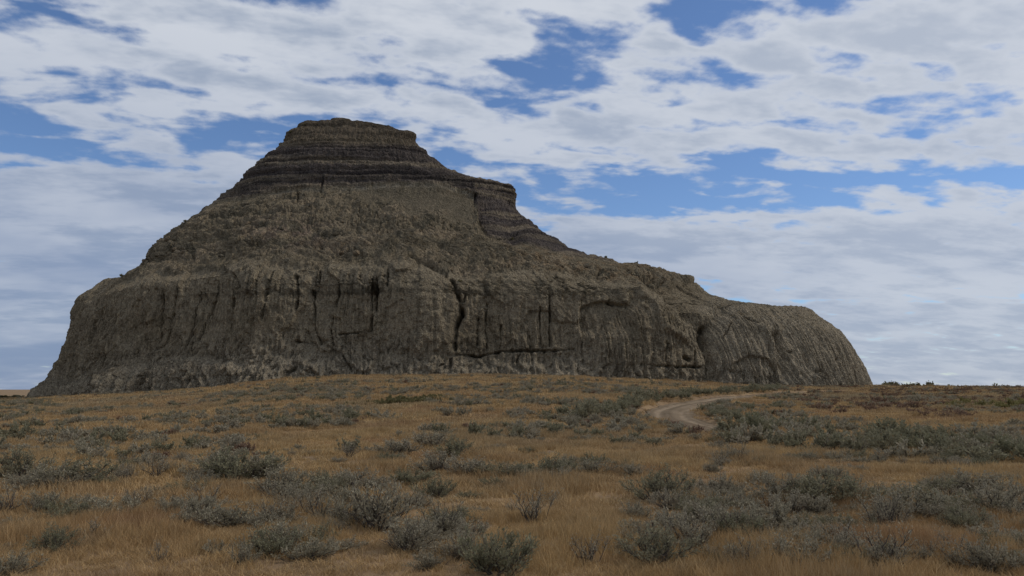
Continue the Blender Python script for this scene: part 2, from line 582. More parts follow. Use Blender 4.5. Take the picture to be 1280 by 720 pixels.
CRACKS = [  # polyline in photograph pixels, half width in pixels, depth in metres
    ([(368, 344), (372, 369), (369, 386)], 2.0, 1.6), ([(397, 336), (397, 354)], 1.6, 1.2), ([(388, 362), (393, 397), (394, 411), (400, 430)], 1.4, 1.0),
    ([(424, 350), (417, 386), (414, 411), (416, 440)], 1.3, 0.8), ([(471, 348), (471, 389)], 2.0, 1.6), ([(466, 348), (466, 413)], 1.3, 1.0),
    ([(424, 418), (467, 415)], 1.2, 0.8), ([(485, 336), (485, 358)], 1.1, 0.7), ([(432, 419), (432, 436)], 1.2, 0.8), ([(371, 428), (383, 428)], 1.6, 1.0),
    ([(428, 444), (441, 466)], 1.3, 0.7), ([(292, 374), (292, 384)], 2.4, 1.4), ([(359, 471), (373, 461)], 3.2, 1.6), ([(564, 449), (564, 468)], 1.6, 1.0),
    ([(510, 326), (533, 334), (557, 346)], 2.4, 1.4), ([(566, 352), (576, 378), (577, 394), (570, 411), (569, 438)], 2.8, 2.2), ([(582, 366), (577, 394)], 1.4, 1.0),
    ([(569, 443), (596, 446), (626, 439), (662, 439), (718, 437)], 1.6, 1.3), ([(597, 398), (597, 431)], 2.0, 1.2), ([(608, 370), (608, 440)], 1.1, 0.7),
    ([(626, 406), (626, 437)], 1.3, 0.8), ([(687, 361), (687, 433)], 1.3, 0.9), ([(662, 420), (664, 450)], 1.8, 1.0), ([(675, 384), (676, 430)], 1.0, 0.6),
    ([(795, 458), (829, 460), (872, 459)], 1.4, 0.9), ([(854, 449), (859, 451)], 3.2, 2.0), ([(883, 408), (884, 440), (883, 468)], 3.0, 2.0),
    ([(826, 432), (826, 442)], 1.6, 1.0), ([(866, 440), (866, 466)], 1.6, 0.9), ([(978, 440), (983, 442)], 2.4, 1.3), ([(1040, 452), (1043, 453)], 2.0, 1.2),
    ([(1012, 464), (1018, 467)], 2.4, 1.2), ([(244, 364), (239, 417), (235, 436)], 1.5, 1.2), ([(261, 378), (247, 425)], 1.5, 1.2),
    ([(200, 368), (197, 427)], 1.5, 1.2), ([(219, 360), (207, 430)], 1.3, 1.0), ([(127, 370), (121, 396)], 2.4, 1.2), ([(116, 400), (108, 434)], 1.6, 0.9),
    ([(205, 450), (196, 468), (178, 493)], 2.4, 1.8), ([(268, 350), (258, 400)], 1.2, 0.8), ([(340, 340), (332, 400)], 1.3, 0.9), ([(403, 220), (400, 240)], 1.4, 0.9),
    ([(370, 234), (372, 252)], 1.3, 0.8), ([(594, 244), (594, 268)], 1.8, 1.2), ([(636, 253), (680, 290)], 1.2, 0.6), ([(760, 376), (764, 381), (780, 383)], 1.2, 0.8),
    ([(700, 348), (740, 348)], 1.2, 0.5), ([(930, 398), (944, 404)], 1.4, 0.8), ([(812, 362), (830, 352)], 2.5, 1.2), ([(915, 405), (900, 425)], 1.6, 0.8)]
LEDGES = [178, 187, 195, 201, 209, 217, 228]


def seg_dist(px, py, pts):
    best = np.full(px.shape, 1e9, np.float32)
    for (ax, ay), (bx, by) in zip(pts[:-1], pts[1:]):
        dx, dy = bx - ax, by - ay
        t = np.clip(((px - ax) * dx + (py - ay) * dy) / (dx * dx + dy * dy + 1e-9), 0, 1)
        best = np.minimum(best, np.hypot(px - ax - t * dx, py - ay - t * dy))
    return best


def build_butte():
    lx, lz = on_plane(SIL_L[:, 0], SIL_L[:, 1], D)
    rx, rz = on_plane(SIL_R[:, 0], SIL_R[:, 1], D)
    ztop = float(lz[-1])
    rows = np.concatenate([np.linspace(-4.0, 46, 300), np.linspace(46, ztop, 105)[1:]])
    NF, NB, NEXP = 1820, 160, 2.3
    th = np.concatenate([np.linspace(0, math.pi, NF), math.pi + np.linspace(0, math.pi, NB)[1:-1]])
    c, s = np.cos(th), np.sin(th)
    u = -np.sign(c) * np.abs(c) ** (2 / NEXP)
    v = np.sign(s) * np.abs(s) ** (2 / NEXP)
    XL = np.interp(rows, lz, lx)
    XR = np.interp(rows, rz, rx)
    Zr = np.repeat(rows[:, None], len(th), 1)
    # depth of the front: steep cliff, a rubble slope set back from its lip, a steep banded summit
    bz = np.array([-5, 1, 4, 8, 20, 23.3, 25, 43, 45, 46.5, 52, 58, 60.6, ztop - 0.3, ztop])
    bb = np.array([50, 48.2, 46.5, 44.6, 42.6, 41, 38.5, 15.5, 14.2, 13, 10.2, 7.2, 4.6, 1.6, 0.0])

    def body(XL, XR, st=1):
        X = XL[:, None] + (XR - XL)[:, None] * (1 + u[None, ::st]) / 2
        Z_ = Zr[:, ::st]
        dzx = np.interp(640 + F * X / 142.0, [60, 150, 330, 480, 560, 700, 770, 810, 860, 885, 915, 950, 1000, 1090],
                        [3.5, 1.5, 0.0, -0.6, 1.8, 0.8, 3.0, 4.8, 6.6, 7.6, 7.0, 6.0, 6.0, 6.0])
        dzx = dzx * (1 - sm(26, 40, Z_))
        B = np.interp(Z_ + dzx, bz, bb)
        return X, D - B * v[None, ::st]

    # a body with depth shows its near flank: draw the flanks in until the seen outline fits
    for _ in range(9):
        X, Y = body(XL, XR, 8)
        qx, qy = project(X, Y, Zr[:, ::8])
        for side, S_, ex in ((0, SIL_L, np.min), (1, SIL_R, np.max)):
            o_ = np.argsort(S_[:, 1])
            want = np.interp(qy, S_[o_, 1], S_[o_, 0])
            e = (want - qx) * (Y / F)          # metres each point may still move outwards (right positive)
            e = np.where(qy > 503, np.nan, e)
            mv = np.nanmax(e, 1) if side == 0 else np.nanmin(e, 1)
            ok_ = np.isfinite(mv)
            mv = np.interp(rows, rows[ok_], mv[ok_])
            mv = np.clip(mv, -3, 3) * 0.8
            k_ = np.hanning(13)[1:-1]; k_ /= k_.sum()
            mv = np.convolve(np.pad(mv, 5, mode='edge'), k_, 'valid')
            mv[-6:] = 0
            if side == 0:
                XL = XL + mv
            else:
                XR = XR + mv
    i0 = int(np.searchsorted(rows, 2.2))
    XL[:i0] = XL[i0] - (rows[i0] - rows[:i0]) * 0.5
    XR[:i0] = XR[i0] + (rows[i0] - rows[:i0]) * 0.5
    XR = np.minimum(XR, np.minimum.accumulate(XR) + 0.5)
    XL = np.maximum(XL, np.maximum.accumulate(XL) - 0.5)
    X, Y = body(XL, XR)
    # soften the back into a plain slope
    Pb = np.stack([X, Y, Zr], -1).astype(np.float32)

    def normals(P):
        dr = np.empty_like(P); dr[1:-1] = P[2:] - P[:-2]; dr[0] = P[1] - P[0]; dr[-1] = P[-1] - P[-2]
        dc = np.roll(P, -1, 1) - np.roll(P, 1, 1)
        n = np.cross(dc, dr)
        return n / (np.linalg.norm(n, axis=-1, keepdims=True) + 1e-9)

    N = normals(Pb)
    px, py = project(X, Y, Zr)
    px = px.astype(np.float32); py = py.astype(np.float32)
    front = (v > 0.0).astype(np.float32)[None, :] * np.ones_like(px)
    jag = 5.0 * fbm(px * 0.03, py * 0.03, 1.0, 3)
    lip = np.interp(px, LIP[:, 0], LIP[:, 1])
    band = np.interp(px, BAND[:, 0], BAND[:, 1])
    cliff = sm(-4, 5, py - lip + jag * 0.6)
    # behind: cliff by height
    cliff = np.where(front > 0, cliff, 1 - sm(22, 26, Zr))
    summit = sm(-1.2, 1.2, band - py + jag * 0.25) * (1 - cliff)
    summit = np.where(front > 0, summit, sm(42, 44, Zr))
    slope = np.clip(1 - cliff - summit, 0, 1)
    # the smooth olive face under the pale line
    face = sm(0, 12, px - 440) * (1 - sm(585, 600, px)) * sm(0, 3, py - band) * (1 - sm(-12, 8, py - np.interp(px, [430, 480, 540, 590], [240, 258, 270, 278]) + 2.2 * jag))
    arc = X + np.sign(u)[None, :] * (1 - np.abs(v))[None, :] * 40.0
    disp = np.zeros_like(px)
    # large uneven bulges
    disp += 1.1 * fbm(X * 0.045, Y * 0.045, Zr * 0.03, 3) * (0.4 + 0.6 * (cliff + slope))
    # cliff: flutes and rills, stronger towards the base and at the right-hand end
    zrel = np.clip((py - np.where(px > 800, np.maximum(lip, np.interp(px, [800, 860, 1000, 1090], [362, 372, 388, 430])), lip)) / np.interp(px, [800, 1000], [140.0, 100.0]), 0, 1.2)
    warp = 0.5 * fbm(arc * 0.10, Zr * 0.10, 5.0, 3)
    low_ = sm(0.45, 0.9, zrel)
    warp2 = warp + 0.35 * fbm(arc * 0.3, Zr * 0.35, 8.0, 2) * low_
    rightw = sm(860, 900, px)
    leftw = 1 - sm(300, 420, px)
    fl = (0.35 + 0.40 * low_ + 0.35 * rightw + 0.15 * leftw) * (0.40 + 0.60 * np.clip(fbm(arc * 0.035, Zr * 0.06, 3.0, 2) * 1.6 + 0.5, 0, 1))
    r1 = ridged(arc * 0.30 + warp2 * 0.8, Zr * 0.025, 2.0, 2)
    r2 = 1 - 2 * np.abs(perlin(arc * 0.95 + warp2 * 1.3, Zr * 0.06, 6.0))
    slot = np.minimum(3.0 * np.abs(perlin(arc * 0.55 + warp * 0.8, Zr * 0.035, 16.0)), 1.0)      # sharp drainage slots
    slot2 = np.minimum(2.6 * np.abs(perlin(arc * 1.25 + warp2 * 1.2, Zr * 0.06, 26.0)), 1.0)
    topf = np.maximum(sm(0.03, 0.16, zrel), 0.7 * rightw)
    rill = np.clip(sm(-0.05, 0.35, fbm(arc * 0.05 + 9, Zr * 0.05, 33.0, 2)) + 0.8 * low_ + rightw, 0.06, 1) * topf
    slot3 = np.minimum(2.2 * np.abs(perlin(arc * 2.1 + warp2 * 1.5, Zr * 0.10, 36.0)), 1.0)
    gs = sm(-0.15, 0.35, fbm(arc * 0.07 + 3, Zr * 0.06, 53.0, 3))
    disp += cliff * fl * (0.28 * r1 + (0.15 + 0.45 * low_ + 0.15 * rightw) * r2 + 0.85 * slot * topf * gs) + cliff * rill * (0.40 * slot2 + 0.14 * slot3)
    branch = np.minimum(2.4 * np.abs(perlin(arc * 0.75 + warp2 * 3.0, Zr * 0.25, 21.0)), 1) + 0.5 * np.minimum(2.4 * np.abs(perlin(arc * 1.5 + warp2 * 4.0, Zr * 0.5, 31.0)), 1)
    disp += cliff * low_ * 0.60 * (branch - 0.8) * sm(20, 110, px)
    # small scabby plates all over the wall
    plate = np.minimum(2.5 * np.abs(perlin(arc * 0.7, Zr * 0.5, 41.0)), 1)
    disp += cliff * 0.10 * plate * (1 - rightw)
    # slabs: patches of smooth wall stand proud of fluted ones
    slab = sm(0.05, 0.10, fbm(arc * 0.085, Zr * 0.07, 11.0, 3)) + 0.55 * sm(0.0, 0.05, fbm(arc * 0.19 + 5, Zr * 0.13, 61.0, 3)) + 0.3 * sm(0.0, 0.06, fbm(arc * 0.45 + 5, Zr * 0.35, 71.0, 2))
    disp += cliff * (1 - rightw) * 0.55 * slab
    # a few faint bedding lines through the cliff
    disp += cliff * 0.04 * ridged(0.3 + 0 * arc + 0.02 * arc, Zr * 0.55, 3.0, 2)
    # rubble apron at the foot
    foot = sm(0.72, 1.0, zrel) * cliff * sm(40, 130, px)
    disp += foot * (0.6 + 0.40 * ridged(X * 0.45, Y * 0.45, Zr * 0.5, 3))
    # rubble slope: knobbly ribs and hollows
    lump = ridged(X * 0.16, Y * 0.16, Zr * 0.2, 4, 0.55)
    lump2 = fbm(X * 0.75, Y * 0.75, Zr * 0.95, 3, 0.6)
    runnel = ridged(X * 0.33 + 0.6 * warp, Zr * 0.07, 4.0, 2)
    lumpw = slope * (1 - face) * (0.25 + 0.75 * sm(0, 16, np.where(front > 0, py - band, 20)))
    def bil(f, k, wv): return np.minimum(4.0 * np.abs(perlin(X * f + wv, Y * f - wv, Zr * f * 1.25 + k)), 1.0)
    wv = 0.7 * fbm(X * 0.2, Y * 0.2, Zr * 0.2, 2)
    disp += lumpw * 0.52 * (0.55 * lump + 0.15 * lump2 + 0.45 * runnel + 0.60 * bil(0.17, 3.0, wv * 1.5) + 1.0 * bil(0.36, 7.0, wv * 2) + 0.65 * bil(0.75, 9.0, wv * 3) + 0.10 * bil(1.9, 11.0, wv * 4) - 1.0)
    ledge = np.tanh(3 * perlin(X * 0.05 + wv, Y * 0.05, Zr * 0.55))
    disp += lumpw * (0.22 * ledge + 0.5 * fbm(X * 0.09 + Zr * 0.05, Y * 0.09, Zr * 0.04, 2))
    disp += face * 0.10 * fbm(X * 0.5, Zr * 0.5, 4.0, 4)
    # summit: stepped beds
    bed = 0.30 * np.tanh(2.4 * perlin(0.0 * X + 3.0 + 0.006 * X, 0.0 * X + 0.3, (Zr + 0.35 * fbm(X * 0.06, Y * 0.06, 0, 2)) * 0.62))
    bed += 0.17 * np.tanh(3 * perlin(0.02 * X, 7.0 + 0 * X, (Zr + 0.2 * fbm(X * 0.1, Y * 0.1, 0, 2)) * 1.45))
    disp += summit * (bed + 0.30 * fbm(X * 0.35, Y * 0.35, Zr * 0.35, 4) + 0.14 * np.minimum(2.5 * np.abs(perlin(arc * 0.45, Zr * 0.12, 9.0)), 1) - 0.1 + 0.14 * np.minimum(2.5 * np.abs(perlin(arc * 0.9, Zr * 0.9, 19.0)), 1))
    zl = Zr + 0.45 * fbm(X * 0.05, Y * 0.05, 2, 3)
    gateb = np.clip(0.7 + 1.3 * fbm(arc * 0.06, Zr * 0.5, 14.0, 2), 0.05, 1.3)
    for zc, dp, hw in ((45.6, 0.5, 0.22), (47.0, 0.6, 0.20), (48.3, 0.35, 0.16), (49.6, 0.7, 0.22), (51.2, 0.5, 0.18), (52.4, 0.7, 0.24), (54.3, 0.8, 0.26), (56.6, 0.4, 0.2), (58.4, 0.5, 0.22),
                       (40.5, 0.4, 0.2), (38.5, 0.5, 0.22), (36.5, 0.4, 0.2), (34.6, 0.4, 0.2)):
        disp -= summit * 0.75 * dp * gateb * np.exp(-((zl - zc) / hw) ** 2)
    # everything: fine roughness
    disp += 0.13 * fbm(X * 1.3, Y * 1.3, Zr * 1.3, 3, 0.6)
    for zn in (cliff, slope, summit):
        disp -= zn * float((disp * zn * front).sum() / (zn * front).sum())
    fr = front * sm(0.03, 0.15, np.clip(v, 0, 1))[None, :]

    def bump(cx, cy, ax, ay, amp, pw=1.0):
        q = ((px - cx) / ax) ** 2 + ((py - cy) / ay) ** 2
        return amp * np.exp(-q ** pw)

    rel = np.zeros_like(px)
    rel += bump(790, 432, 58, 58, 3.0, 1.2)                 # buttress by the alcove
    rel += bump(925, 450, 36, 46, 2.6, 1.2)                 # rounded buttress with the arch
    rel += bump(1010, 460, 70, 70, 2.0)
    rel += bump(520, 390, 60, 70, 1.6, 1.5) + bump(330, 400, 55, 60, 1.4, 1.3)
    rel -= bump(250, 370, 26, 40, 1.3)
    rel += sm(0, 14, py - np.interp(px, [100, 133, 236, 300, 380], [474, 467, 440, 452, 470])) * (1 - sm(330, 390, px)) * sm(60, 140, px) * 1.2   # apron, left
    gul = seg_dist(px, py, [(812, 352), (850, 384), (878, 412), (884, 480)])
    rel -= (1.7 + jag * 0.2) * np.exp(-(gul / 8) ** 2)
    gul = seg_dist(px, py, [(905, 385), (893, 400), (884, 430)])
    rel -= 1.5 * np.exp(-(gul / 9) ** 2)
    rel -= 2.2 * np.exp(-(seg_dist(px, py, [(968, 425), (966, 480)]) / 9) ** 2)
    # alcove with a flat-arched brow
    top = np.interp(px, [722, 730, 750, 762, 775, 790], [392, 382, 377, 378, 382, 390])
    top = top + 1.2 * jag
    alc = sm(722, 728, px) * (1 - sm(782, 793, px)) * sm(-1.0, 1.0, py - top) * (1 - sm(408, 425, py))
    rel -= (1.0 + 0.12 * jag) * alc
    rel += bump(765, 366, 40, 9, 0.9)
    # arch low in the right-hand buttress
    archy = jag * 0.8 + 478 - 30 * np.sqrt(np.clip(1 - ((px - 931) / 36.0) ** 2, 0, 1))
    rel -= 0.75 * sm(-1.5, 1.5, py - archy) * (np.abs(px - 931) < 35) * sm(900, 915, px)
    # rib edge running down from the buttress top
    rel += 1.3 * np.exp(-(seg_dist(px, py, [(946, 410), (960, 440), (969, 480)]) / 4.5) ** 2)
    rel += 1.0 * np.exp(-(seg_dist(px, py, [(772, 358), (812, 380), (824, 412), (850, 424)]) / 4.5) ** 2)
    # brow over the shoulder block and the undercut beside it
    rel -= 1.5 * sm(596, 602, px) * (1 - sm(640, 662, px)) * sm(-4, 6, py - np.interp(px, [590, 600, 640, 660], [240, 250, 262, 268])) * (1 - sm(284, 300, py - (px - 600) * 0.3))
    wig = 1.6 * fbm(px * 0.05, py * 0.05, 3.0, 3)
    gate = np.clip(0.95 + 1.3 * fbm(px * 0.06, py * 0.06, 13.0, 2), 0.3, 1.5)
    for pts, hw, dep in CRACKS:
        m = 8 * hw
        xs = [q[0] for q in pts]; ys = [q[1] for q in pts]
        sel = (px > min(xs) - m) & (px < max(xs) + m) & (py > min(ys) - m) & (py < max(ys) + m) & (front > 0)
        if sel.any():
            dd = seg_dist((px + wig)[sel], (py + wig)[sel], pts)
            rel[sel] -= dep * gate[sel] * np.exp(-(dd / (0.72 * hw * (0.6 + 0.4 * gate[sel]))) ** 2)
    disp += rel * fr
    amp = np.minimum(1.0, (ztop - Zr) / 1.5)
    nh = N.copy(); nh[..., 2] *= 0.35
    nh /= np.linalg.norm(nh, axis=-1, keepdims=True) + 1e-9
    wgt = cliff[..., None]
    DN = nh * wgt + N * (1 - wgt)
    # keep the outline: calmer along the two sides
    edge = (0.45 - 0.3 * slope) + (0.55 + 0.3 * slope) * sm(0.0, 0.35, np.abs(v))[None, :]
    Pd = Pb + DN * (disp * edge * amp)[..., None]

    # rock colour by bed (dry bentonite clay, sandstone, lignite-stained shale)
    def mixc(a, b, t):
        return a * (1 - t[..., None]) + b * t[..., None]
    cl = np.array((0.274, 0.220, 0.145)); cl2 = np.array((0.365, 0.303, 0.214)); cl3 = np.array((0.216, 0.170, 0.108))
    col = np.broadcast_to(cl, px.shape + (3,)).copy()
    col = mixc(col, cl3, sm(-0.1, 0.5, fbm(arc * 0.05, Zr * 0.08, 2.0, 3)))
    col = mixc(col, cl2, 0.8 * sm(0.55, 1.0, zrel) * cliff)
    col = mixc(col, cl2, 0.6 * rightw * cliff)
    rub = np.array((0.228, 0.182, 0.118)); rub2 = np.array((0.300, 0.232, 0.150)); rub3 = np.array((0.160, 0.132, 0.088))
    rc = np.broadcast_to(rub, px.shape + (3,)).copy()
    rc = mixc(rc, rub2, sm(0.0, 0.45, fbm(X * 0.12, Y * 0.12, Zr * 0.2, 4)))
    rc = mixc(rc, np.array((0.285, 0.205, 0.150)), 0.8 * np.exp(-(((px - 365) / 48) ** 2 + ((py - 292) / 20) ** 2)) * front * sm(-0.3, 0.2, fbm(X * 0.3, Y * 0.3, Zr * 0.4, 3)))
    rc = mixc(rc, rub3, sm(0.1, 0.6, fbm(X * 0.2 + 40, Y * 0.2, Zr * 0.3, 4)))
    rc = mixc(rc, np.array((0.27, 0.18, 0.10)), 0.55 * sm(600, 680, px) * (1 - sm(800, 860, px)) * front * sm(0, 0.4, fbm(X * 0.5, Y * 0.5, Zr * 0.6, 3)))
    rc = mixc(rc, np.array((0.172, 0.140, 0.093)), face)
    col = mixc(col, rc, slope)
    beds = perlin(0.01 * X, 2.5 + 0 * X, (Zr + 0.3 * fbm(X * 0.08, Y * 0.08, 0, 2)) * 0.42)
    beds2 = perlin(0.02 * X, 5.5 + 0 * X, (Zr + 0.2 * fbm(X * 0.1, Y * 0.1, 0, 2)) * 2.4)
    sc_ = np.broadcast_to(np.array((0.122, 0.098, 0.082)), px.shape + (3,)).copy()
    sc_ = mixc(sc_, np.array((0.225, 0.178, 0.125)), sm(-0.02, 0.22, beds))
    sc_ = mixc(sc_, np.array((0.070, 0.056, 0.053)), 0.8 * sm(0.12, 0.4, beds2))
    above = band - py
    bandw = 0.75 + 0.6 * fbm(px * 0.02, 3.0 + 0 * px, 0, 2)
    sc_ = mixc(sc_, np.array((0.066, 0.054, 0.048)), np.clip(bandw, 0.2, 1) * sm(1, 4, above) * (1 - sm(11, 17, above)) * 0.85)
    sc_ = mixc(sc_, np.array((0.175, 0.134, 0.085)), sm(28, 12, py - 160 + 0 * px) * front * 0.75)
    col = mixc(col, sc_, summit)
    pale = np.exp(-((py - band - 3.5 + jag * 0.2) / 2.6) ** 2) * front * (px > 330) * (px < 600) * sm(-0.5, 0.3, fbm(px * 0.05, 2.0 + 0 * px, 0, 2))
    col = mixc(col, np.array((0.29, 0.25, 0.19)), 0.6 * pale)
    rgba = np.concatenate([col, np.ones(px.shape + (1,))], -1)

    h, wd = px.shape
    idx = np.arange(h * wd).reshape(h, wd)
    nx = np.roll(idx, -1, 1)
    Fa = np.stack([idx[:-1], nx[:-1], nx[1:], idx[1:]], -1).reshape(-1, 4)
    V = Pd.reshape(-1, 3); C = rgba.reshape(-1, 4)
    zone = np.where(summit > 0.5, 2, np.where(cliff > 0.5, 0, 1))[:-1].ravel()
    root = link('butte', None, kind='structure', label='tall eroded clay butte with sheer fluted base, rubble slope and dark banded summit')
    root.location = (0, D, 0)
    parts = {}
    for k, (nm, lab) in enumerate((('base_cliff', 'sheer grey clay cliff with vertical flutes and cracks'),
                                   ('rubble_slope', 'lumpy tan rubble slope above the cliff'),
                                   ('summit', 'dark banded shale summit with horizontal ledges'))):
        f = Fa[zone == k]
        used = np.zeros(len(V), bool); used[f.ravel()] = True
        remap = np.cumsum(used) - 1
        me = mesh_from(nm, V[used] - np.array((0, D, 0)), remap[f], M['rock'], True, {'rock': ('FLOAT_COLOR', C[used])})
        parts[nm] = link(nm, me, root, label=lab)
    return root, parts, Pd, px, py, slope * (1 - face), front, DN


BUTTE, BP, BPD, BPX, BPY, BSL, BFR, BN = build_butte()


# ------------------------------------------------------------------ fallen blocks on the rubble slope
def rock_mesh(name, rs, col):
    import bmesh
    bm = bmesh.new()
    bmesh.ops.create_icosphere(bm, subdivisions=2, radius=1.0)
    V = np.array([v.co[:] for v in bm.verts])
    for _ in range(7):
        n = rs.normal(size=3); n /= np.linalg.norm(n)
        d = rs.uniform(0.45, 0.8)
        k = V @ n
        V = V - np.outer(np.maximum(k - d, 0), n)
    V *= np.array((1, rs.uniform(0.6, 0.9), rs.uniform(0.5, 0.75)))
    for v, q in zip(bm.verts, V):
        v.co = q
    me = bpy.data.meshes.new(name)
    bm.to_mesh(me); bm.free()
    me.materials.append(M['rock'])
    at = me.attributes.new('rock', 'FLOAT_COLOR', 'POINT')
    at.data.foreach_set('color', np.tile(np.array((*col, 1.0), np.float32), len(me.vertices)))
    return me


def build_blocks():
    rs = np.random.RandomState(21)
    meshes = [rock_mesh('block', rs, c) for c in ((0.19, 0.15, 0.095), (0.235, 0.175, 0.11), (0.155, 0.125, 0.085), (0.21, 0.155, 0.095), (0.175, 0.145, 0.10))]
    cand = np.argwhere((BSL > 0.8) & (BFR > 0) & (BPY > 235) & (BPY < 350) & (BPX > 200) & (BPX < 850) & (BPD[..., 1] < D - 5))
    wt = 0.35 + sm(560, 680, BPX[tuple(cand.T)]) * 1.3 + sm(290, 320, BPY[tuple(cand.T)]) * 0.7
    pick = cand[rs.choice(len(cand), 120, replace=False, p=wt / wt.sum())]
    for r, c in pick:
        o = link('block', meshes[rs.randint(len(meshes))], BP['rubble_slope'])
        k = rs.uniform(0.35, 1.0) ** 1.5 * 1.1
        q = BPD[r, c] - BN[r, c] * 0.25 * k - np.array((0, D, 0))
        o.location = q
        o.scale = (k, k, k)
        o.rotation_euler = (rs.uniform(-.4, .4), rs.uniform(-.4, .4), rs.uniform(0, 6.28))

    # talus at the foot of the cliff
    g_ = ground0(BPD[..., 0], BPD[..., 1])
    up = BPD[..., 2] - g_
    cand = np.argwhere((BFR > 0) & (up > 0.0) & (up < 0.5) & (BPD[..., 1] < D - 8))
    for r, c in cand[rs.choice(len(cand), 130, replace=False)]:
        o = link('block', meshes[rs.randint(len(meshes))], BP['base_cliff'])
        k = rs.uniform(0.3, 1.0) ** 2 * 0.75 + 0.14
        q = BPD[r, c] + np.array((rs.normal(0, 0.5), -rs.exponential(0.9), 0.0))
        q[2] = float(ground0(np.array([q[0]]), np.array([q[1]]))[0]) + 0.15 * k
        o.location = q - np.array((0, D, 0))
        o.scale = (k, k, k * 0.8)
        o.rotation_euler = (rs.uniform(-.3, .3), rs.uniform(-.3, .3), rs.uniform(0, 6.28))


build_blocks()


# ------------------------------------------------------------------ shrubs
def tube(P, r0, r1, k=4):
    """Tapered tube along points."""
    P = np.array(P)
    V, Fa = [], []
    for i, p in enumerate(P):
        d = P[min(i + 1, len(P) - 1)] - P[max(i - 1, 0)]
        d = d / (np.linalg.norm(d) + 1e-9)
        a = np.cross(d, (0.3, 0.9, 0.2)); a /= np.linalg.norm(a) + 1e-9
        b = np.cross(d, a)
        r = r0 + (r1 - r0) * i / (len(P) - 1)
        for j in range(k):
            t = 2 * math.pi * j / k
            V.append(p + r * (math.cos(t) * a + math.sin(t) * b))
    for i in range(len(P) - 1):
        for j in range(k):
            Fa.append((i * k + j, i * k + (j + 1) % k, (i + 1) * k + (j + 1) % k, (i + 1) * k + j))
    return np.array(V), np.array(Fa)


class Acc:
    def __init__(s):
        s.V, s.F, s.n = [], [], 0

    def add(s, V, F_):
        s.V.append(V); s.F.append(F_ + s.n); s.n += len(V)

    def get(s):
        return np.vstack(s.V), np.vstack(s.F)


def leaves_at(rs, P, Dn, L, Wd):
    """A rhombic leaf quad at each point, pointing along Dn."""
    n = len(P)
    Dn = Dn + rs.normal(0, 0.55, (n, 3)); Dn[:, 2] += 0.35
    Dn /= np.linalg.norm(Dn, axis=1, keepdims=True)
    S = np.cross(Dn, rs.normal(size=(n, 3))); S /= np.linalg.norm(S, axis=1, keepdims=True)
    ln = (L * rs.uniform(0.6, 1.3, n))[:, None]; wd = (Wd * rs.uniform(0.7, 1.3, n))[:, None]
    V = np.stack([P, P + Dn * ln * 0.55 + S * wd, P + Dn * ln, P + Dn * ln * 0.55 - S * wd], 1).reshape(-1, 3)
    return V, np.arange(4 * n).reshape(n, 4)


def make_shrub(seed, width=1.0, height=0.55, stems=9, twigs=7, leaves=9, L=0.05, Wd=0.010, bare=0.1, flat=0.5, lift=0.0):
    """Woody stems fanning out of one base and narrow leaves on the twigs. Returns stem and leaf arrays."""
    rs = np.random.RandomState(seed)
    A = Acc()
    LP, LD = [], []
    for i in range(stems):
        az = 2 * math.pi * (i + rs.uniform(-.4, .4)) / stems
        rad = width / 2 * rs.uniform(0.25, 1.0)
        hh = height * rs.uniform(0.55, 1.0) * (1.0 - flat * (rad / (width / 2)) ** 2 * 0.9)
        tip = np.array((math.cos(az) * rad, math.sin(az) * rad, hh))
        base = np.array((math.cos(az) * width * 0.04, math.sin(az) * width * 0.04, -0.04))
        q = np.linspace(0, 1, 5)
        P = base + (tip - base) * q[:, None]
        P[:, 2] = base[2] + (tip[2] - base[2]) * q ** rs.uniform(0.6, 1.4)
        P[1:-1] += rs.normal(0, 0.035 * width, (3, 3))
        A.add(*tube(P, 0.012 * width + 0.003, 0.004, 4))
        dead = rs.rand() < bare
        for j in range(twigs):
            t = rs.uniform(0.12, 1.0)
            k = min(int(t * 4), 3)
            p0 = P[k] + (P[k + 1] - P[k]) * (t * 4 - k)
            d = (tip - base) / np.linalg.norm(tip - base) + rs.normal(0, 0.55, 3) + np.array((0, 0, 0.5))
            d /= np.linalg.norm(d)
            ln = height * rs.uniform(0.2, 0.42)
            p1 = p0 + d * ln * 0.5 + rs.normal(0, 0.02 * width, 3)
            p2 = p0 + d * ln + np.array((0, 0, ln * 0.25))
            p2[2] = max(p2[2], 0.05)
            A.add(*tube([p0, p1, p2], 0.004, 0.002, 3))
            if dead:
                continue
            nl = leaves
            tt = rs.uniform(0.15, 1.08, nl)[:, None]
            pp = np.where(tt < 0.5, p0 + (p1 - p0) * tt * 2, p1 + (p2 - p1) * (tt * 2 - 1))
            LP.append(pp + rs.normal(0, 0.012 * width + 0.004, (nl, 3)))
            LD.append(np.tile(d, (nl, 1)))
    LV, LF = leaves_at(rs, np.vstack(LP), np.vstack(LD), L, Wd)
    n = len(LF)
    tint = np.repeat(np.clip(rs.uniform(-0.2, 1.0, n), 0, 1), 4)
    return A.get(), (LV, LF, tint)


